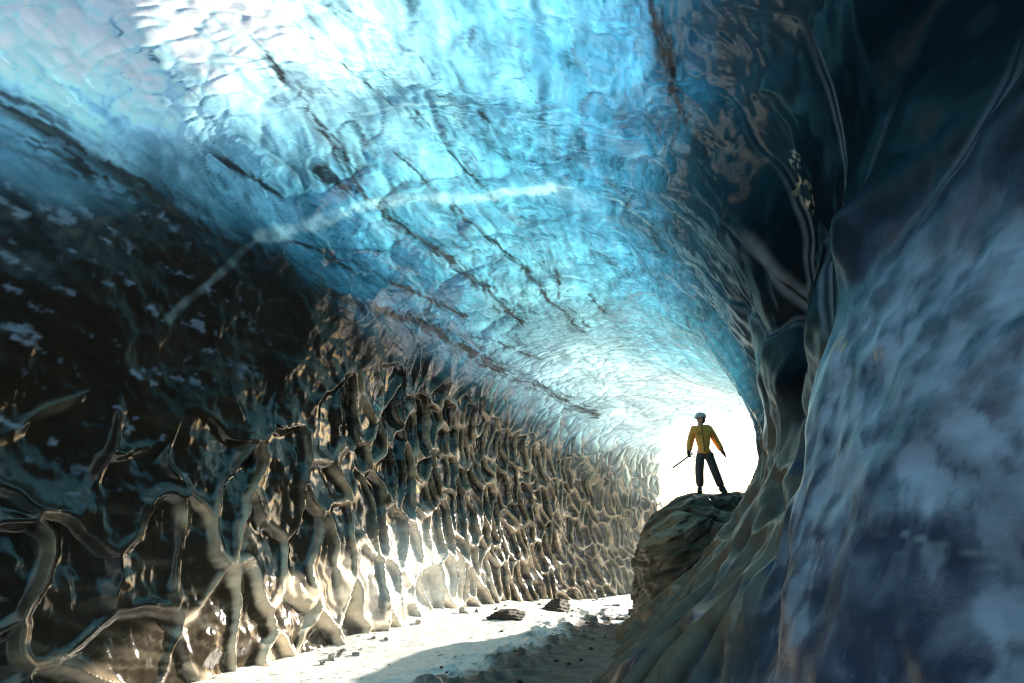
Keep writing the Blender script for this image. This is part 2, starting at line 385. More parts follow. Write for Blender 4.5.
pst = sst(.25, .75, fbm(U * .9 + .3 * n2, VL * 6.5 + .4 * n1, 5, 147) + .35 * sst(.5, .8, ridged(U * .8 + .5 * n2, VL * 2.6, 4, 148)))
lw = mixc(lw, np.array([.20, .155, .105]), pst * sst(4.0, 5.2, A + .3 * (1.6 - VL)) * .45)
sun_patch = np.exp(-((A - 6.35) / .48) ** 2 - ((VL - .75 + .3 * n1) / .75) ** 2)  # pale patch painted where the sun strikes the foot of the wall
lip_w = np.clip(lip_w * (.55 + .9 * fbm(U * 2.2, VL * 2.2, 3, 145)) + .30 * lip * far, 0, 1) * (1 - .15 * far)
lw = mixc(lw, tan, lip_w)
lw = mixc(lw, np.array([.80, .68, .50]), sst(.2, .8, low * (1 - sst(.0, .30, rl)) * sst(4.6, 5.4, A) * (1 - .8 * sst(6.6, 7.6, A)) + .3 * low * sst(.3, .7, fil)))  # low rims painted paler along the sunlit stretch
blue_glint = sst(.28, .55, .6 * fbm(U * 1.6 + .5 * n2, VL * 4.2 + U * .5, 6, 143) + .5 * fbm(U * 5, VL * 9, 3, 144) + .2 * n1) * (1 - sst(4.6, 5.6, A)) * sst(1.5, 2.4, VL)  # bluish reflections painted into the colour of the dark wall
lw = mixc(lw, np.array([.30, .38, .50]), blue_glint * .6)
lw = mixc(lw, np.array([.90, .86, .78]), np.clip(sun_patch * (1.0 + .8 * fil + .5 * cl), 0, 1))
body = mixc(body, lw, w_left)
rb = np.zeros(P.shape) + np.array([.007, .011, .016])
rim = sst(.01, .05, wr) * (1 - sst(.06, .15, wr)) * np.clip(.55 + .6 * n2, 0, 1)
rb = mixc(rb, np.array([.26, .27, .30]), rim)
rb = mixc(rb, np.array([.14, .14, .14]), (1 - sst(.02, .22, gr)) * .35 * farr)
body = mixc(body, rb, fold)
bk = mixc(np.zeros(P.shape) + np.array([.052, .035, .024]), np.array([.19, .135, .095]), sst(.1, .8, 1 - kr))
bk = mixc(bk, np.array([.045, .055, .10]), sst(.1, .5, cl) * sst(.8, 0, A - 4.3))
body = mixc(body, bk, w_bank)
du_ = U + VR * .55; dv_ = VR - U * 1.1              # the frosted wall is brushed along a leaning direction
fr = fbm(du_ * 1.1 + .5 * n2, dv_ * .55, 6, 151); fr2 = fbm(du_ * 3.6 + .9 * n2, dv_ * 1.9 + .7 * n2, 6, 152)
fr3 = fbm(U * 6.5 + .8 * fr2, VR * 6.0 + U * 1.2, 5, 153); scr = ridged(du_ * 3.2 + .4 * n2, dv_ * .6, 4, 154)
fpatch = np.exp(-((A - 2.75) / .35) ** 2 - ((VR - 2.75) / .55) ** 2) + .9 * np.exp(-((A - 3.1) / .25) ** 2 - ((VR - 2.1) / .5) ** 2)
frost = np.clip(.40 * sst(-.2, .8, fr + .45 * fr2) + .38 * sst(.02, .26, fr * .8 + .6 * fr2 + .40 * fr3 - .1) + .18 * sst(.55, .85, scr) + 1.0 * np.clip(fpatch, 0, 1) * sst(-.9, .7, fr2 + .7 * fr3) + .34 * fr3, 0, 1)
upk = sst(3.0, 4.2, VR + .5 * n1 + .3 * fr2)
nw = mixc(np.zeros(P.shape) + np.array([.055, .068, .115]), np.array([.38, .41, .53]), np.clip(frost + .25 * sst(.75, .95, ridged(U * 5 + 1.5 * n2, VR * 4 + 1.5 * n1, 4, 157)) * sst(-.2, .3, fr2), 0, 1) * (1 - upk))
nw = mixc(nw, np.array([.008, .011, .016]), upk)
nw = mixc(nw, np.array([.07, .075, .10]), (1 - sst(0, .22, er)) * .15)
nw = mixc(nw, np.array([.24, .22, .25]), sst(.01, .04, er) * (1 - sst(.05, .14, er)) * upz * .8)
body = mixc(body, nw, w_near)
body = mixc(body, np.array([.035, .025, .018]), seam * .9)
body = mixc(body, np.array([.55, .66, .70]), vein * .6)
spk = fbm(U * 14, VC * 14, 3, 171)
# glassy lumps and gritty melt pockets in the walls; gold specks are painted glints
def spot(a, b, r, col, ring=0.0, squash=1.0):
    i = min(int(np.searchsorted(ta, a)), NA - 1); j = min(int(np.searchsorted(tb, b)), NB - 1)
    d = np.linalg.norm((P - P[i, j]) * np.array([1, 1, squash]), axis=2) / r + .35 * n2 + .3 * st2 * (r < .3)
    m = 1 - sst(.7, 1.05, d)
    if ring: m = m * sst(ring - .2, ring + .05, d)
    return m, np.array(col)
for a in ((5.94, 4.03, .17, (.80, .78, .72)), (4.08, 11.09, .16, (.85, .62, .36), .55, .6), (4.0, 10.75, .10, (.75, .66, .52)), 
          (3.21, 13.2, .10, (.55, .36, .18)), (2.98, 13.4, .06, (.6, .42, .25)), (5.0, 11.3, .10, (.8, .72, .6)), (5.6, 11.4, .08, (.8, .7, .55))):
    m, c_ = spot(*a); body = mixc(body, c_, np.clip(m, 0, 1) * sst(-.1, .35, spk))
rough = .12 + .05 * cl + .14 * w_near + .25 * frost * w_near + .25 * vein + .2 * seam + .10 * w_bank - .03 * w_left + .06 * w_left * lip
rough = np.clip(rough, .07, .8)
body = np.clip(body * (1 + .18 * st2[..., None]), 0, .9)

# ------------------------------------------------------------------ materials
def new_mat(name):
    m = bpy.data.materials.new(name); m.use_nodes = True
    nt = m.node_tree; nt.nodes.clear()
    return m, nt

def nd(nt, typ, **kw):
    n = nt.nodes.new(typ)
    for k, v in kw.items():
        if k in n.inputs: n.inputs[k].default_value = v
        else: setattr(n, k, v)
    return n

def ice_material():
    m, nt = new_mat('glacier_ice'); L = nt.links.new
    out = nd(nt, 'ShaderNodeOutputMaterial')
    at = nd(nt, 'ShaderNodeAttribute', attribute_name='tint'); ab = nd(nt, 'ShaderNodeAttribute', attribute_name='body')
    tc = nd(nt, 'ShaderNodeTexCoord')
    mp = nd(nt, 'ShaderNodeMapping'); mp.inputs['Scale'].default_value = (1.0, .24, 1.0); mp.inputs['Rotation'].default_value = (0, 0, R(14)); L(tc.outputs['Object'], mp.inputs['Vector'])
    no = nd(nt, 'ShaderNodeTexNoise', Scale=9.0, Detail=9.0, Roughness=.62, Distortion=.5); L(mp.outputs['Vector'], no.inputs['Vector'])
    # hair-fine fracture planes inside the ice
    wn = nd(nt, 'ShaderNodeTexNoise', Scale=1.7, Detail=4.0); L(mp.outputs['Vector'], wn.inputs['Vector'])
    wa = nd(nt, 'ShaderNodeVectorMath', operation='MULTIPLY_ADD'); L(wn.outputs['Color'], wa.inputs[0]); wa.inputs[1].default_value = (.9, .9, .9); L(mp.outputs['Vector'], wa.inputs[2])
    vo = nd(nt, 'ShaderNodeTexVoronoi', feature='DISTANCE_TO_EDGE', Scale=2.6); L(wa.outputs['Vector'], vo.inputs['Vector'])
    cr_ = nd(nt, 'ShaderNodeMapRange'); L(vo.outputs['Distance'], cr_.inputs['Value']); cr_.inputs['From Min'].default_value = 0; cr_.inputs['From Max'].default_value = .022; cr_.inputs['To Min'].default_value = 1; cr_.inputs['To Max'].default_value = 0
    gn = nd(nt, 'ShaderNodeTexNoise', Scale=3.1, Detail=2.0); L(tc.outputs['Object'], gn.inputs['Vector'])
    gm = nd(nt, 'ShaderNodeMapRange'); L(gn.outputs['Fac'], gm.inputs['Value']); gm.inputs['From Min'].default_value = .5; gm.inputs['From Max'].default_value = .68; gm.inputs['To Max'].default_value = .55
    ck = nd(nt, 'ShaderNodeMath', operation='MULTIPLY'); L(cr_.outputs['Result'], ck.inputs[0]); L(gm.outputs['Result'], ck.inputs[1])
    mr = nd(nt, 'ShaderNodeMapRange'); L(no.outputs['Fac'], mr.inputs['Value'])
    mr.inputs['From Min'].default_value = .3; mr.inputs['From Max'].default_value = .7; mr.inputs['To Min'].default_value = .84; mr.inputs['To Max'].default_value = 1.14
    ma = nd(nt, 'ShaderNodeMath', operation='ADD'); L(mr.outputs['Result'], ma.inputs[0]); L(ck.outputs[0], ma.inputs[1])
    vt = nd(nt, 'ShaderNodeVectorMath', operation='SCALE'); L(at.outputs['Color'], vt.inputs[0]); L(ma.outputs[0], vt.inputs['Scale'])
    vb = nd(nt, 'ShaderNodeVectorMath', operation='SCALE'); L(ab.outputs['Color'], vb.inputs[0]); L(mr.outputs['Result'], vb.inputs['Scale'])
    no2 = nd(nt, 'ShaderNodeTexNoise', Scale=22.0, Detail=5.0, Roughness=.6, Distortion=1.5); L(tc.outputs['Object'], no2.inputs['Vector'])
    bp = nd(nt, 'ShaderNodeBump', Distance=.02); L(no2.outputs['Fac'], bp.inputs['Height'])
    bs = nd(nt, 'ShaderNodeMath', operation='MULTIPLY'); bs.inputs[1].default_value = .26; L(at.outputs['Alpha'], bs.inputs[0]); L(bs.outputs[0], bp.inputs['Strength'])
    tr = nd(nt, 'ShaderNodeBsdfTranslucent'); L(vt.outputs['Vector'], tr.inputs['Color']); L(bp.outputs['Normal'], tr.inputs['Normal'])
    df = nd(nt, 'ShaderNodeBsdfDiffuse'); L(vb.outputs['Vector'], df.inputs['Color']); L(bp.outputs['Normal'], df.inputs['Normal'])
    ad = nd(nt, 'ShaderNodeAddShader'); L(tr.outputs[0], ad.inputs[0]); L(df.outputs[0], ad.inputs[1])
    gl = nd(nt, 'ShaderNodeBsdfGlossy'); L(ab.outputs['Alpha'], gl.inputs['Roughness']); L(bp.outputs['Normal'], gl.inputs['Normal'])
    fr = nd(nt, 'ShaderNodeFresnel', IOR=1.45); L(bp.outputs['Normal'], fr.inputs['Normal'])
    mx = nd(nt, 'ShaderNodeMixShader'); ash = nd(nt, 'ShaderNodeAttribute', attribute_name='shine'); fm = nd(nt, 'ShaderNodeMath', operation='MULTIPLY'); L(fr.outputs[0], fm.inputs[0]); L(ash.outputs['Fac'], fm.inputs[1]); L(fm.outputs[0], mx.inputs[0]); L(ad.outputs[0], mx.inputs[1]); L(gl.outputs[0], mx.inputs[2])
    L(mx.outputs[0], out.inputs['Surface'])
    return m
ICE = ice_material()

def pmat(name, col, rough=.7, noise=0, scale=20, bump=0, col2=None, spec=.4, detail=6):
    m, nt = new_mat(name); L = nt.links.new
    out = nd(nt, 'ShaderNodeOutputMaterial'); b = nd(nt, 'ShaderNodeBsdfPrincipled')
    b.inputs['Roughness'].default_value = rough; b.inputs['Specular IOR Level'].default_value = spec
    tc = nd(nt, 'ShaderNodeTexCoord')
    no = nd(nt, 'ShaderNodeTexNoise', Scale=scale, Detail=detail, Roughness=.6); L(tc.outputs['Object'], no.inputs['Vector'])
    rp = nd(nt, 'ShaderNodeValToRGB'); L(no.outputs['Fac'], rp.inputs['Fac'])
    c2 = col2 or tuple(c * (1 - noise) for c in col)
    rp.color_ramp.elements[0].position = .35; rp.color_ramp.elements[1].position = .65
    rp.color_ramp.elements[0].color = (*c2, 1); rp.color_ramp.elements[1].color = (*col, 1)
    L(rp.outputs['Color'], b.inputs['Base Color'])
    if bump:
        bp = nd(nt, 'ShaderNodeBump', Strength=bump, Distance=.02); L(no.outputs['Fac'], bp.inputs['Height']); L(bp.outputs['Normal'], b.inputs['Normal'])
    L(b.outputs[0], out.inputs['Surface'])
    return m

# ------------------------------------------------------------------ build the cave parts
cave = empty('ice_cave', (0, 0, 0))
tag(cave, 'blue glacier ice cave with scalloped dark left wall and glowing translucent ceiling', 'ice cave')
qi = (np.arange(NA - 1)[:, None] * NB + np.arange(NB - 1)[None, :])
quads = np.stack([qi, qi + NB, qi + NB + 1, qi + 1], -1).reshape(-1, 4)
# face winding so that normals look into the cave
def fc(x): return x[:-1, :-1].ravel()
cls = np.zeros(quads.shape[0], int)
mouth = A > 9.15 + .25 * n1 + .15 * n2 + 0.5 * (1 - sst(5.2, 6.8, B))

cls[fc(w_left) > .5] = 1
cls[fc(w_right) > .5] = 2
cls[fc(w_bank) > .5] = 3
cls[fc(w_near) > .5] = 4
for k, m in enumerate(VMASK):
    if k in (1, 3): cls[fc(m) > .5] = 10 + k
mouth |= (A > 7.9 + .2 * n1) & (B > 11.3 + .3 * n2)      # inner side of the mouth cut back out of view to let in side light
cls[fc(mouth.astype(f32)) > .5] = 99
vflat = Q.reshape(-1, 3)
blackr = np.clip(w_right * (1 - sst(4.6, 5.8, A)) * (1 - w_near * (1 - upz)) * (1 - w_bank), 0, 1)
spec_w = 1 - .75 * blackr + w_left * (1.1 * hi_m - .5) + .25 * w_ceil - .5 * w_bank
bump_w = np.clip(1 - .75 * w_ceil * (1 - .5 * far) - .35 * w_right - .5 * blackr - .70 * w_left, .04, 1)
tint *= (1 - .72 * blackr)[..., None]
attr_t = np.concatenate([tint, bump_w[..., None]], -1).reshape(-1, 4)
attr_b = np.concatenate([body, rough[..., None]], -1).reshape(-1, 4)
attr_s = np.repeat(spec_w.reshape(-1, 1), 4, axis=1)
nrm = np.cross(vflat[quads[:5000, 1]] - vflat[quads[:5000, 0]], vflat[quads[:5000, 3]] - vflat[quads[:5000, 0]])
if (nrm * N[:-1, :-1].reshape(-1, 3)[:5000]).sum() < 0: quads = quads[:, ::-1]
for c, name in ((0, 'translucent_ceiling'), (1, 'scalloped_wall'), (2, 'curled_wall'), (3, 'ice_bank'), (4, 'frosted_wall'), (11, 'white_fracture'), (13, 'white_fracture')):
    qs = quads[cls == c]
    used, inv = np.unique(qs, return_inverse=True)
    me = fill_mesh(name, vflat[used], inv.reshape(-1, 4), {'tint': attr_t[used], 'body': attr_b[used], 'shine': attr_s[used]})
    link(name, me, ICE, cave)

# ------------------------------------------------------------------ floor and the snow outside
def floor_material():
    m, nt = new_mat('cave_floor_silt'); L = nt.links.new
    out = nd(nt, 'ShaderNodeOutputMaterial'); b = nd(nt, 'ShaderNodeBsdfPrincipled')
    b.inputs['Roughness'].default_value = .5; b.inputs['Specular IOR Level'].default_value = .6
    at = nd(nt, 'ShaderNodeAttribute', attribute_name='body')
    tc = nd(nt, 'ShaderNodeTexCoord')
    no = nd(nt, 'ShaderNodeTexNoise', Scale=14, Detail=8, Roughness=.7); L(tc.outputs['Object'], no.inputs['Vector'])
    mr = nd(nt, 'ShaderNodeMapRange'); L(no.outputs['Fac'], mr.inputs['Value'])
    mr.inputs['From Min'].default_value = .3; mr.inputs['From Max'].default_value = .7; mr.inputs['To Min'].default_value = .78; mr.inputs['To Max'].default_value = 1.08
    v = nd(nt, 'ShaderNodeVectorMath', operation='SCALE'); L(at.outputs['Color'], v.inputs[0]); L(mr.outputs['Result'], v.inputs['Scale'])
    L(v.outputs[0], b.inputs['Base Color'])
    bp = nd(nt, 'ShaderNodeBump', Strength=.5, Distance=.03); L(no.outputs['Fac'], bp.inputs['Height']); L(bp.outputs['Normal'], b.inputs['Normal'])
    L(b.outputs[0], out.inputs['Surface'])
    return m

def floor():
    xs = np.linspace(-7, 12, 520); ys = np.concatenate([np.arange(-8, 4, .15), np.arange(4, 24, .035)])
    X, Y = np.meshgrid(xs, ys, indexing='ij')
    h = .04 * fbm(X * .8, Y * .8, 4, 201) + .012 * fbm(X * 4, Y * 4, 3, 202)
    # a rough strip of clods along the middle
    shade_edge = np.interp(Y, [5, 7, 9.4, 13, 16.3, 20], [-1.0, -.35, .6, 1.9, 3.3, 5.5])  # follows the edge of the mound's shadow
    d = X - shade_edge
    cl_ = np.exp(-((d + .35) / .65) ** 2)
    h += cl_ * (.10 * sst(.0, .6, fbm(X * 3.2, Y * 2.2, 4, 203)) + .04)
    v1, v2, vid, _, _ = voro(X * 5, Y * 5, 205)
    h += .035 * sst(.1, .8, d + .6) * (1 - v1)
    h += .10 * sst(0, 2, d) + (.05 + .09 * sst(8, 12, Y)) * np.clip(-d - .1, 0, 3) - .045 * np.clip(Y - 7, -1, 14) - .10
    snow = 1 - sst(-.9, -.2, d + .5 * fbm(X * .9, Y * .6, 4, 207) + .12 * fbm(X * 5, Y * 5, 2, 208))  # snow stops near that edge; the dark silt's tone also deepens the shade
    body = mixc(np.zeros(X.shape + (3,)) + np.array([.085, .068, .055]), np.array([.96, .935, .89]), snow)
    grit = sst(.28, .42, fbm(X * 11, Y * 11, 3, 211) + .35 * fbm(X * 1.1, Y * 1.1, 3, 212) - .25 * snow)
    body = mixc(body, np.array([.05, .042, .035]), grit * .85)
    body = mixc(body, np.array([.028, .024, .022]), sst(.1, .5, fbm(X * 2.4, Y * 2.4, 4, 209)) * sst(-.3, .4, d) * .8)
    a = np.arange(len(xs) - 1)[:, None] * len(ys) + np.arange(len(ys) - 1)[None, :]
    qd = np.stack([a, a + len(ys), a + len(ys) + 1, a + 1], -1).reshape(-1, 4)
    me = fill_mesh('ground', np.stack([X, Y, h], -1).reshape(-1, 3), qd, {'body': np.concatenate([body, np.ones(X.shape + (1,))], -1).reshape(-1, 4)})
    o = link('ground', me, floor_material()); tag(o, kind='structure')
    return X, Y, h
FX, FY, FH = floor()
def floor_z(x, y):
    i = int(np.clip(np.searchsorted(FX[:, 0], x), 0, FX.shape[0] - 1)); j = int(np.clip(np.searchsorted(FY[0], y), 0, FY.shape[1] - 1))
    return float(FH[i, j])

SNOW = pmat('snow', (.85, .87, .9), .8, .06, 3, .3)
bm = bmesh.new()
bmesh.ops.create_grid(bm, x_segments=60, y_segments=60, size=600)
for v in bm.verts: v.co.z = -.35
me = bpy.data.meshes.new('snow_field'); bm.to_mesh(me); bm.free()
tag(link('snow_field', me, SNOW), kind='structure')


# ------------------------------------------------------------------ the mound under the inner wall
from mathutils.bvhtree import BVHTree
def mound():
    nt_, np_ = 260, 520
    t = np.linspace(0, 1, nt_); ph = np.linspace(0, 2 * np.pi, np_, endpoint=False)
    rr = np.interp(t, [0, .16, .3, .42, .56, .72, .86, 1], [1.74, 1.64, 1.54, 1.36, 1.02, .62, .3, 0.0])
    zz = np.interp(t, [0, .16, .3, .42, .56, .72, .86, 1], [-.3, .35, .95, 1.42, 1.83, 2.12, 2.22, 2.24])
    ker = np.ones(15) / 15
    rr = np.convolve(np.pad(rr, 7, 'edge'), ker, 'valid'); zz = np.convolve(np.pad(zz, 7, 'edge'), ker, 'valid')
    rr[-1] = 0
    T, PH = np.meshgrid(t, ph, indexing='ij')
    ang = 1 + .10 * np.cos(2 * PH + .6) + .07 * np.cos(3 * PH + 2) + .04 * np.cos(7 * PH)
    X = 4.38 + rr[:, None] * np.cos(PH) * ang; Y = 12.75 + rr[:, None] * 1.2 * np.sin(PH) * ang; Z = np.broadcast_to(zz[:, None], X.shape).copy()
    fw = np.clip(12.75 - Y, 0, 9); Y = Y - fw * .45; X = X + fw * .02      # drawn out towards the viewer along the wall
    Pm = np.stack([X, Y, Z], -1)
    c = np.array([4.38, 12.75, .6]); n = Pm - c; n /= np.linalg.norm(n, axis=-1, keepdims=True)
    # leaning ledges and facets
    qx = X * 1.0 + Y * .55; qz = Z * 1.25 - X * .75
    v1, v2, vid, _, _ = voro(qx * 1.5 + .4 * fbm(X, Z, 2, 5), qz * 2.6 + .4 * fbm(Y, Z, 2, 6), 301)
    u1, u2, uid, _, _ = voro(qx * 1.9 + qz * .5, qz * 1.5 - qx * .4, 311)
    d = .16 * (vid - .5) * sst(0, .15, v2 - v1) + .16 * (v1 - .4) + .14 * (uid - .5) * sst(0, .12, u2 - u1) + .12 * fbm(X * 1.3 + Y, Z * 1.3 - X * .5, 5, 303) + .05 * fbm(X * 4 + Y * 3, Z * 4 - X * 2, 4, 305) + .03 * ridged(qx * 3.5, qz * 4, 3, 306)
    d *= np.clip((1 - T) / .25, .15, 1) 
    Pm = Pm + n * d[..., None]
    w1 = fbm(qx * 1.1, qz * 2.8, 5, 306); w2 = fbm(qx * 4, qz * 7, 4, 307)
    body = mixc(np.zeros(Pm.shape) + np.array([.070, .066, .048]), np.array([.18, .17, .125]), sst(-.1, .5, w1 + .5 * w2))
    body = mixc(body, np.array([.20, .26, .23]), sst(.35, .6, fbm(qx * 1.6, qz * 1.6, 4, 308)) * .6)
    body = mixc(body, np.array([.03, .027, .022]), sst(.1, .5, -w2))
    top = sst(.62, .8, T + .1 * w1)
    body = mixc(body, np.array([.035, .03, .026]), top)
    a = np.arange(nt_ - 1)[:, None] * np_ + np.arange(np_)[None, :]; b = np.arange(nt_ - 1)[:, None] * np_ + (np.arange(np_)[None, :] + 1) % np_
    qd = np.stack([a, b, b + np_, a + np_], -1).reshape(-1, 4)
    one = np.ones(X.shape + (1,))
    me = fill_mesh('ice_mound', Pm.reshape(-1, 3), qd, {'body': np.concatenate([body, one * .42], -1).reshape(-1, 4), 'tint': np.concatenate([body * .15, one], -1).reshape(-1, 4), 'shine': np.full((X.size, 4), .5)})
    o = link('ice_mound', me, ICE)
    tag(o, 'dark greenish brown mound of dirty ice that the person in the orange jacket stands on', 'mound')
    return o
MOUND = mound()
def surf_z(o, x, y):
    dg = bpy.context.evaluated_depsgraph_get()
    hit, loc, _, _ = o.ray_cast(Vector((x, y, 9)), Vector((0, 0, -1)))
    return loc.z if hit else 0.0

# ------------------------------------------------------------------ rocks on the floor
ROCK = pmat('floor_rock', (.10, .085, .07), .8, .6, 9, .6)
def rock_mesh(name, r, seed, sub=4):
    bm = bmesh.new(); bmesh.ops.create_icosphere(bm, subdivisions=sub, radius=1)
    rg = random.Random(seed); pl = [(Vector((rg.uniform(-1, 1), rg.uniform(-1, 1), rg.uniform(-.6, 1))).normalized(), rg.uniform(.42, .85)) for _ in range(14)]
    for v in bm.verts:
        c = v.co.copy()
        for n, k in pl:
            d = c.dot(n) - k
            if d > 0: c -= n * d * .98
        c *= 1 + .06 * math.sin(c.x * 9 + seed) * math.sin(c.y * 8) + .05 * math.sin(c.z * 17 + c.x * 13 + seed) + .03 * math.sin(c.y * 31 + c.x * 23)
        v.co = Vector((c.x * r[0], c.y * r[1], c.z * r[2]))
    for f in bm.faces: f.smooth = False
    me = bpy.data.meshes.new(name); bm.to_mesh(me); bm.free()
    return me
for k, (x, y, r, rz, lab) in enumerate([
        (1.05, 14.55, (.55, .28, .20), .4, 'low dark boulder on the sunlit floor close to the foot of the scalloped wall'),
        (-.05, 12.1, (.55, .24, .15), .7, 'flat brown slab in the snow nearer the viewer than the low dark boulder'),
        (2.9, 14.6, (.36, .25, .22), 1.2, 'dark rock in the shade against the foot of the mound')]):
    o = link('boulder', rock_mesh('boulder', r, 40 + k), ROCK); o.location = (x, y, floor_z(x, y) + r[2] * .25); o.rotation_euler.z = rz
    tag(o, lab, 'boulder')
CHUNK = pmat('broken_ice', (.42, .40, .36), .25, .55, 7, .4, spec=.6)
rg = random.Random(11)
for k in range(16):
    y = rg.uniform(7.6, 17.5); xf = float(np.interp(y, [5.2, 7, 10.5, 14, 17, 19.2], [-4, -3.2, -1.9, -.5, 1.7, 4.0]))
    x = xf + rg.uniform(.12, .5); s_ = rg.uniform(.05, .13)
    o = link('ice_chunk', rock_mesh('ice_chunk', (s_, s_ * rg.uniform(.6, .9), s_ * rg.uniform(.5, .8)), 200 + k, 3), CHUNK)
    o.location = (x, y, floor_z(x, y) + s_ * .2); o.rotation_euler = (rg.uniform(-.4, .4), rg.uniform(-.4, .4), rg.uniform(0, 6.3))
    tag(o, 'lump of broken grey ice lying at the foot of the scalloped wall', 'ice chunk', 'ice chunks fallen along the foot of the scalloped wall')
stone_meshes = [rock_mesh('stone', (1, .75, .5), 60 + k, 2) for k in range(5)]
for m_ in stone_meshes: m_.materials.append(ROCK)
rg = random.Random(5)
for k in range(44):
    y = rg.uniform(6.8, 16.5); xm = float(np.interp(y, [5, 7, 9.4, 13, 16.3, 20], [-1.0, -.35, .6, 1.9, 3.3, 5.5]))
    x = xm + rg.gauss(-.25, .6) if k < 55 else xm - rg.uniform(.6, 2.2)
    s_ = rg.choice([.02, .03, .035, .045, .06]) * (1 if k < 55 else .6)
    o = bpy.data.objects.new('stone', stone_meshes[k % 5]); COL.objects.link(o)
    o.location = (x, y, floor_z(x, y) + s_ * .2); o.scale = (s_, s_, s_); o.rotation_euler = (rg.uniform(-.2, .2), rg.uniform(-.2, .2), rg.uniform(0, 6.3))
    tag(o, 'small dark stone lying on the snowy silt of the cave floor', 'stone', 'small stones scattered along the cave floor')

# ------------------------------------------------------------------ the person
def skin(name, J, E, root, mat, parent=None, sub=2, smooth=True):
    """J: name -> ((x, y, z), (rx, ry)); E: pairs; one continuous skinned surface"""
    keys = list(J); me = bpy.data.meshes.new(name + '_cage')
    me.from_pydata([J[k][0] for k in keys], [(keys.index(a), keys.index(b)) for a, b in E], [])
    o = bpy.data.objects.new(name + '_cage', me); COL.objects.link(o)
    o.modifiers.new('skin', 'SKIN').use_smooth_shade = True
    sv = me.skin_vertices[0].data if me.skin_vertices else None
    if sv is None:
        bpy.context.view_layer.objects.active = o
        sv = me.skin_vertices[0].data
    for i, k in enumerate(keys):
        r = J[k][1]; sv[i].radius = r if isinstance(r, tuple) else (r, r); sv[i].use_root = (k == root)
    ss = o.modifiers.new('sub', 'SUBSURF'); ss.levels = sub; ss.render_levels = sub
    dg = bpy.context.evaluated_depsgraph_get(); dg.update()
    m2 = bpy.data.meshes.new_from_object(o.evaluated_get(dg)); m2.name = name
    bpy.data.objects.remove(o); bpy.data.meshes.remove(me)
    for p in m2.polygons: p.use_smooth = True
    return link(name, m2, mat, parent)

def part_bm(name, bm, mat, parent):
    for f in bm.faces: f.smooth = True
    me = bpy.data.meshes.new(name); bm.to_mesh(me); bm.free()
    return link(name, me, mat, parent)

def capsule(bm, p, q, r0, r1=None, seg=12):
    r1 = r1 or r0; p = Vector(p); q = Vector(q); d = (q - p); L = d.length
    M = Matrix.Translation((p + q) / 2) @ d.to_track_quat('Z', 'Y').to_matrix().to_4x4()
    bmesh.ops.create_cone(bm, cap_ends=True, segments=seg, radius1=r0, radius2=r1, depth=L, matrix=M)

def sheen(m, c):
    b = m.node_tree.nodes['Principled BSDF']; b.inputs['Sheen Weight'].default_value = .9; b.inputs['Sheen Roughness'].default_value = .6; b.inputs['Sheen Tint'].default_value = (*c, 1)
SKIN = pmat('face_skin', (.65, .42, .32), .55, .1, 30)
JACK = pmat('orange_softshell', (1.0, .47, .10), .75, .15, 18, .25)
sheen(JACK, (1.0, .55, .15))
TROU = pmat('dark_grey_trousers', (.10, .10, .105), .8, .3, 15, .3)
BLK = pmat('black_fabric', (.018, .018, .02), .6, .3, 30, .2)
HELM = pmat('white_helmet_shell', (.62, .62, .60), .35, .05, 20)
HAIR = pmat('dark_hair', (.035, .022, .015), .6, .4, 60, .4)
METAL = pmat('brushed_steel', (.35, .36, .38), .3, .1, 40); METAL.node_tree.nodes['Principled BSDF'].inputs['Metallic'].default_value = .9

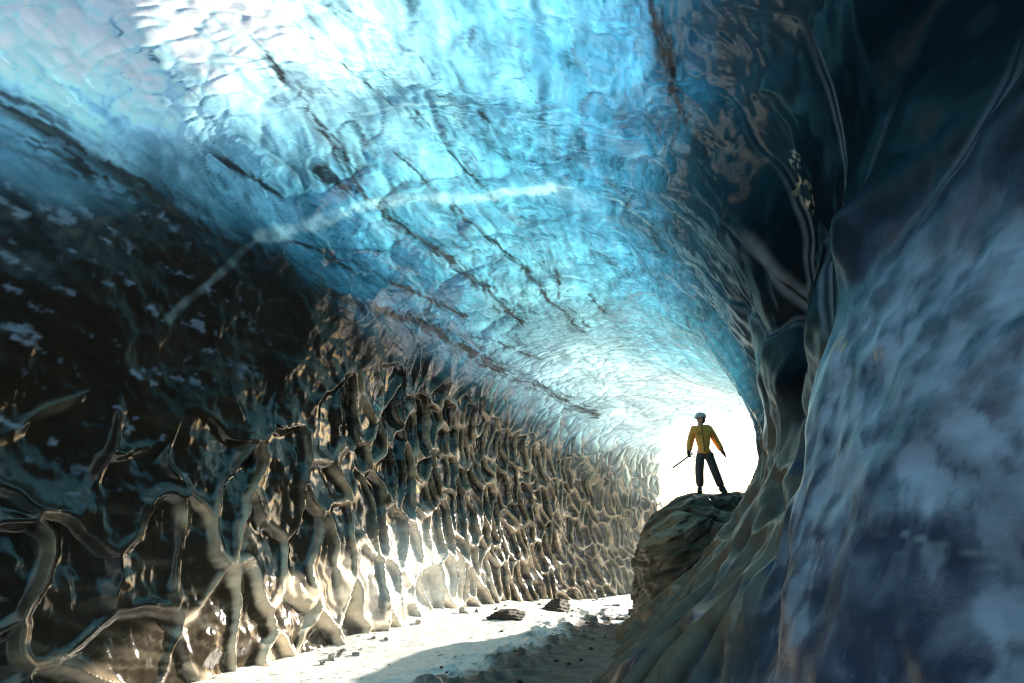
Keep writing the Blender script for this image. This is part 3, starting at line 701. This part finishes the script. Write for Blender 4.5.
def person(px, py, face):
    zf = max(surf_z(MOUND, px - .10, py), surf_z(MOUND, px + .22, py - .05), surf_z(MOUND, px, py))
    J = {'pelvis': ((0, 0, .93), (.12, .09)), 'waist': ((-.01, 0, 1.06), (.115, .085)), 'chest': ((-.015, .01, 1.28), (.145, .10)), 'collar': ((-.02, .015, 1.43), (.08, .07)),
         'neck': ((-.02, .01, 1.50), (.052, .055)), 'jaw': ((-.025, -.005, 1.56), (.062, .075)), 'head': ((-.02, 0, 1.635), (.074, .092)), 'crown': ((-.015, .005, 1.70), (.055, .07)),
         'l_sh': ((-.19, .01, 1.40), .058), 'l_el': ((-.275, .03, 1.13), .042), 'l_wr': ((-.335, -.04, .90), .028),
         'r_sh': ((.155, .01, 1.40), .058), 'r_el': ((.265, .05, 1.14), .042), 'r_wr': ((.375, .02, .90), .028),
         'l_hip': ((-.095, 0, .88), (.085, .09)), 'l_kn': ((-.155, -.03, .49), .056), 'l_an': ((-.165, .02, .10), .038), 'l_toe': ((-.20, -.13, .045), .035),
         'r_hip': ((.085, 0, .88), (.085, .09)), 'r_kn': ((.165, -.03, .49), .056), 'r_an': ((.275, .02, .10), .038), 'r_toe': ((.33, -.12, .045), .035)}
    E = [('pelvis', 'waist'), ('waist', 'chest'), ('chest', 'collar'), ('collar', 'neck'), ('neck', 'jaw'), ('jaw', 'head'), ('head', 'crown'),
         ('chest', 'l_sh'), ('l_sh', 'l_el'), ('l_el', 'l_wr'), ('chest', 'r_sh'), ('r_sh', 'r_el'), ('r_el', 'r_wr'),
         ('pelvis', 'l_hip'), ('l_hip', 'l_kn'), ('l_kn', 'l_an'), ('l_an', 'l_toe'), ('pelvis', 'r_hip'), ('r_hip', 'r_kn'), ('r_kn', 'r_an'), ('r_an', 'r_toe')]
    body_ = skin('person', J, E, 'pelvis', SKIN)
    tag(body_, 'person in orange jacket and white helmet standing on the mound with head turned aside', 'person')
    body_.location = (px, py, zf); body_.rotation_euler.z = face
    # face: nose, brow, mouth, ears and eyes worked into the head, which looks to the viewer's left
    fd = Vector((-.86, -.50, 0)).normalized(); sd_ = Vector((-fd.y, fd.x, 0)); hc = Vector((-.02, 0, 1.60))
    bm = bmesh.new(); bm.from_mesh(body_.data)
    for v in bm.verts:
        r = v.co - hc
        if r.z < -.09: continue
        a = r.dot(fd); b = r.dot(sd_); z = r.z
        if a > 0:
            v.co += fd * (.026 * math.exp(-(b / .012) ** 2 - ((z + .005) / .02) ** 2) + .008 * math.exp(-(b / .035) ** 2 - ((z + .075) / .02) ** 2) - .007 * math.exp(-((abs(b) - .03) / .014) ** 2 - ((z - .02) / .012) ** 2))
    for k in (-1, 1):
        M = Matrix.Translation(hc + sd_ * k * .078 - fd * .005 + Vector((0, 0, -.005))) @ fd.to_track_quat('X', 'Z').to_matrix().to_4x4() @ Matrix.Diagonal((.022, .010, .034, 1))
        bmesh.ops.create_uvsphere(bm, u_segments=10, v_segments=8, radius=1, matrix=M)
    for f in bm.faces: f.smooth = True
    bm.to_mesh(body_.data); bm.free()
    for k in (-1, 1):
        bm = bmesh.new(); bmesh.ops.create_uvsphere(bm, u_segments=8, v_segments=6, radius=.011, matrix=Matrix.Translation(hc + fd * .078 + sd_ * k * .03 + Vector((0, 0, .02))))
        part_bm('eye', bm, BLK, body_)
    # jacket
    g = .036
    JJ = {k: (J[k][0], tuple(x + g for x in (J[k][1] if isinstance(J[k][1], tuple) else (J[k][1],) * 2))) for k in ('pelvis', 'waist', 'chest', 'collar', 'l_sh', 'l_el', 'l_wr', 'r_sh', 'r_el', 'r_wr')}
    JJ['pelvis'] = ((-.005, 0, .90), (.185, .13)); JJ['waist'] = (J['waist'][0], (.175, .125)); JJ['chest'] = (J['chest'][0], (.195, .14)); JJ['neck'] = ((-.02, .01, 1.49), (.072, .074)); JJ['hem'] = ((-.005, 0, .83), (.185, .135))
    jacket = skin('jacket', JJ, [('hem', 'pelvis'), ('pelvis', 'waist'), ('waist', 'chest'), ('chest', 'collar'), ('collar', 'neck'), ('chest', 'l_sh'), ('l_sh', 'l_el'), ('l_el', 'l_wr'), ('chest', 'r_sh'), ('r_sh', 'r_el'), ('r_el', 'r_wr')], 'waist', JACK, body_)
    dg = bpy.context.evaluated_depsgraph_get()
    bj = bmesh.new(); bj.from_mesh(jacket.data); tree = BVHTree.FromBMesh(bj); bj.free()
    def front(x, z):
        h = tree.ray_cast(Vector((x, -1, z)), Vector((0, 1, 0)))[0]
        return (h.y if h else -.12) - .004
    def strip(bm, pts, w):
        vs = [(bm.verts.new((x - w / 2, front(x - w / 2, z), z)), bm.verts.new((x + w / 2, front(x + w / 2, z), z))) for x, z in pts]
        for a, b in zip(vs[:-1], vs[1:]): bm.faces.new((a[0], a[1], b[1], b[0]))
    bm = bmesh.new(); strip(bm, [(-.015, .88 + .02 * i) for i in range(31)], .016); part_bm('zip', bm, BLK, jacket)
    bm = bmesh.new()
    for x in (-.118, -.092, -.066): strip(bm, [(x, 1.24 + .02 * i) for i in range(5)], .011)
    part_bm('chest_print', bm, BLK, jacket)
    # trousers, boots
    JT = {'pelvis': ((0, 0, .88), (.125, .10))}
    for s_ in 'lr':
        JT[s_ + '_hip'] = (tuple(Vector(J[s_ + '_hip'][0]) * 1.0 + Vector((0, 0, -.07))), (.100, .108)); JT[s_ + '_kn'] = (J[s_ + '_kn'][0], .098); a = J[s_ + '_an'][0]; JT[s_ + '_an'] = ((a[0], a[1], .13), .088)
    skin('trousers', JT, [('pelvis', 'l_hip'), ('l_hip', 'l_kn'), ('l_kn', 'l_an'), ('pelvis', 'r_hip'), ('r_hip', 'r_kn'), ('r_kn', 'r_an')], 'pelvis', TROU, body_)
    for s_ in 'lr':
        a = Vector(J[s_ + '_an'][0]); t_ = Vector(J[s_ + '_toe'][0])
        skin('boot', {'top': (a + Vector((0, 0, .08)), .078), 'ankle': (a + Vector((0, .01, -.02)), .075), 'heel': (Vector((a.x, a.y + .035, .045)), .056), 'ball': (t_.lerp(a, .25) * 1.0 + Vector((0, 0, -.015)), (.062, .048)), 'toe': (t_ + Vector((0, -.03, -.008)), (.056, .040))},
             [('top', 'ankle'), ('ankle', 'heel'), ('ankle', 'ball'), ('ball', 'toe')], 'ankle', BLK, body_)
    # gloves with five fingers; the one on the viewer's left closes on the axe shaft
    for s_, curl in (('l', 1.0), ('r', .35)):
        wv = Vector(J[s_ + '_wr'][0]); el = Vector(J[s_ + '_el'][0]); d = (wv - el).normalized(); side = Vector((0, 1, 0)); inn = Vector((1 if s_ == 'l' else -1, 0, 0))
        H = {'cuff': (wv - d * .03, .055), 'wrist': (wv + d * .015, .045), 'palm': (wv + d * .07, (.058, .038))}
        HE = [('cuff', 'wrist'), ('wrist', 'palm')]
        for i, (o_, l_) in enumerate(((-.033, .078), (-.011, .088), (.011, .082), (.033, .064))):
            b0 = wv + d * .105 + side * o_; c_ = inn * curl
            H['k%d' % i] = (b0, .015); m_ = b0 + (d * (1 - .5 * curl) + c_ * .7) * l_ * .5; H['m%d' % i] = (m_, .014)
            H['t%d' % i] = (m_ + (d * (.6 - 1.0 * curl) + c_ * .8) * l_ * .5, .012)
            HE += [('palm', 'k%d' % i), ('k%d' % i, 'm%d' % i), ('m%d' % i, 't%d' % i)]
        th = wv + d * .045 - side * .04; H['th0'] = (th, .013); H['th1'] = (th + d * .035 - side * .02 + inn * .02 * curl, .011); H['th2'] = (th + d * .06 - side * .015 + inn * .045 * curl, .009)
        HE += [('palm', 'th0'), ('th0', 'th1'), ('th1', 'th2')]
        skin('glove', H, HE, 'palm', BLK, body_, 1)
    # hair under the helmet, helmet
    bm = bmesh.new(); bmesh.ops.create_uvsphere(bm, u_segments=24, v_segments=16, radius=1, matrix=Matrix.Translation((-.005, .012, 1.605)) @ Matrix.Diagonal((.094, .098, .10, 1)))
    bmesh.ops.delete(bm, geom=[v for v in bm.verts if (v.co - hc).dot(fd) > .025 and v.co.z < 1.66 or v.co.z < 1.50], context='VERTS')
    part_bm('hair', bm, HAIR, body_)
    bm = bmesh.new(); bmesh.ops.create_uvsphere(bm, u_segments=40, v_segments=24, radius=1)
    bmesh.ops.delete(bm, geom=[v for v in bm.verts if v.co.z < -.22], context='VERTS')
    for v in bm.verts:
        c = v.co.copy(); brim = max(0, .25 - c.z) * .9 * max(0, c.x) ** 2
        v.co = Vector((c.x * (.132 + .10 * brim), c.y * .108, c.z * .108 - .02 * brim))
    bmesh.ops.solidify(bm, geom=bm.faces[:], thickness=.006)
    Mh = Matrix.Translation((-.01, .004, 1.655)) @ fd.to_track_quat('X', 'Z').to_matrix().to_4x4()
    bmesh.ops.transform(bm, matrix=Mh, verts=bm.verts)
    hl = part_bm('helmet', bm, HELM, body_)
    bm = bmesh.new()
    for o_ in (-.05, 0, .05):
        prev = None
        for i in range(13):
            a = -.2 + i / 12 * 2.0; y_ = o_; s2 = math.sqrt(max(0, 1 - (y_ / .112) ** 2))
            p0 = Vector((-.137 * math.cos(a + .55) * s2, y_ - .011, .114 * math.sin(a + .55) * s2)); p1 = p0 + Vector((0, .022, 0))
            cur = (bm.verts.new(Mh @ p0), bm.verts.new(Mh @ p1))
            if prev: bm.faces.new((prev[0], prev[1], cur[1], cur[0]))
            prev = cur
    part_bm('vent', bm, BLK, hl)
    # the axe, held low in the gloved hand, pointing down and aside
    M = Matrix.Translation((px, py, zf)) @ Matrix.Rotation(face, 4, 'Z')
    hand = Vector(J['l_wr'][0]) + Vector((-.02, -.0, -.10))
    ax = empty('ice_axe', M @ hand, face); tag(ax, 'dark straight ice axe held low and slanting down by the person on the mound', 'ice axe')
    e = Vector((-.35, -.05, -.24)); u = e.normalized()
    bm = bmesh.new(); capsule(bm, -u * .10, e, .015); part_bm('shaft', bm, BLK, ax)
    bm = bmesh.new(); capsule(bm, e, e + u * .07, .011, .002); part_bm('spike', bm, METAL, ax)
    bm = bmesh.new(); side = Vector((0, 1, 0)).cross(u).normalized(); h0 = -u * .11
    pk = [h0, h0 - side * .07 + u * .005, h0 - side * .13 + u * .03, h0 - side * .17 + u * .06]
    for i in range(3): capsule(bm, pk[i], pk[i + 1], .012 - .003 * i, .009 - .003 * i, 8)
    capsule(bm, h0, h0 + side * .06, .012, .010, 8); capsule(bm, h0 + side * .06, h0 + side * .10 + u * .01, .010, .028, 8)
    part_bm('axe_head', bm, METAL, ax)
person(4.22, 12.6, R(-12))

# ------------------------------------------------------------------ sky, sun, camera
w = bpy.data.worlds.new('World'); scene.world = w; w.use_nodes = True
nt = w.node_tree; nt.nodes.clear()
sky = nd(nt, 'ShaderNodeTexSky'); sky.sky_type = 'NISHITA'; sky.sun_disc = False
sky.sun_elevation = SUN_EL; sky.sun_rotation = SUN_AZ; sky.altitude = 200; sky.dust_density = 1.2
bg = nd(nt, 'ShaderNodeBackground', Strength=.19); wo = nd(nt, 'ShaderNodeOutputWorld')
nt.links.new(sky.outputs[0], bg.inputs[0]); nt.links.new(bg.outputs[0], wo.inputs[0])
sl = bpy.data.lights.new('sun', 'SUN'); sl.energy = 13.0; sl.angle = R(.6); sl.color = (1.0, .90, .76)
so = bpy.data.objects.new('sun', sl); COL.objects.link(so)
sd = Vector((math.sin(SUN_AZ) * math.cos(SUN_EL), math.cos(SUN_AZ) * math.cos(SUN_EL), math.sin(SUN_EL)))
so.rotation_euler = sd.to_track_quat('Z', 'Y').to_euler(); so.location = sd * 40
cd = bpy.data.cameras.new('camera'); cd.lens = 20; cd.sensor_width = 36; cd.clip_end = 3000; cd.clip_start = .05
co = bpy.data.objects.new('camera', cd); COL.objects.link(co)
co.location = (0, 0, 1.6); co.rotation_euler = (R(108), 0, 0)
scene.camera = co
scene.view_settings.view_transform = 'Standard'; scene.view_settings.look = 'None'; scene.view_settings.exposure = 0
scene.render.engine = 'CYCLES'
cy = scene.cycles
cy.max_bounces = 8; cy.diffuse_bounces = 4; cy.glossy_bounces = 4; cy.transmission_bounces = 6
cy.filter_width = 1.15; cy.use_denoising = True; cy.sample_clamp_indirect = 6; cy.caustics_reflective = False; cy.caustics_refractive = False
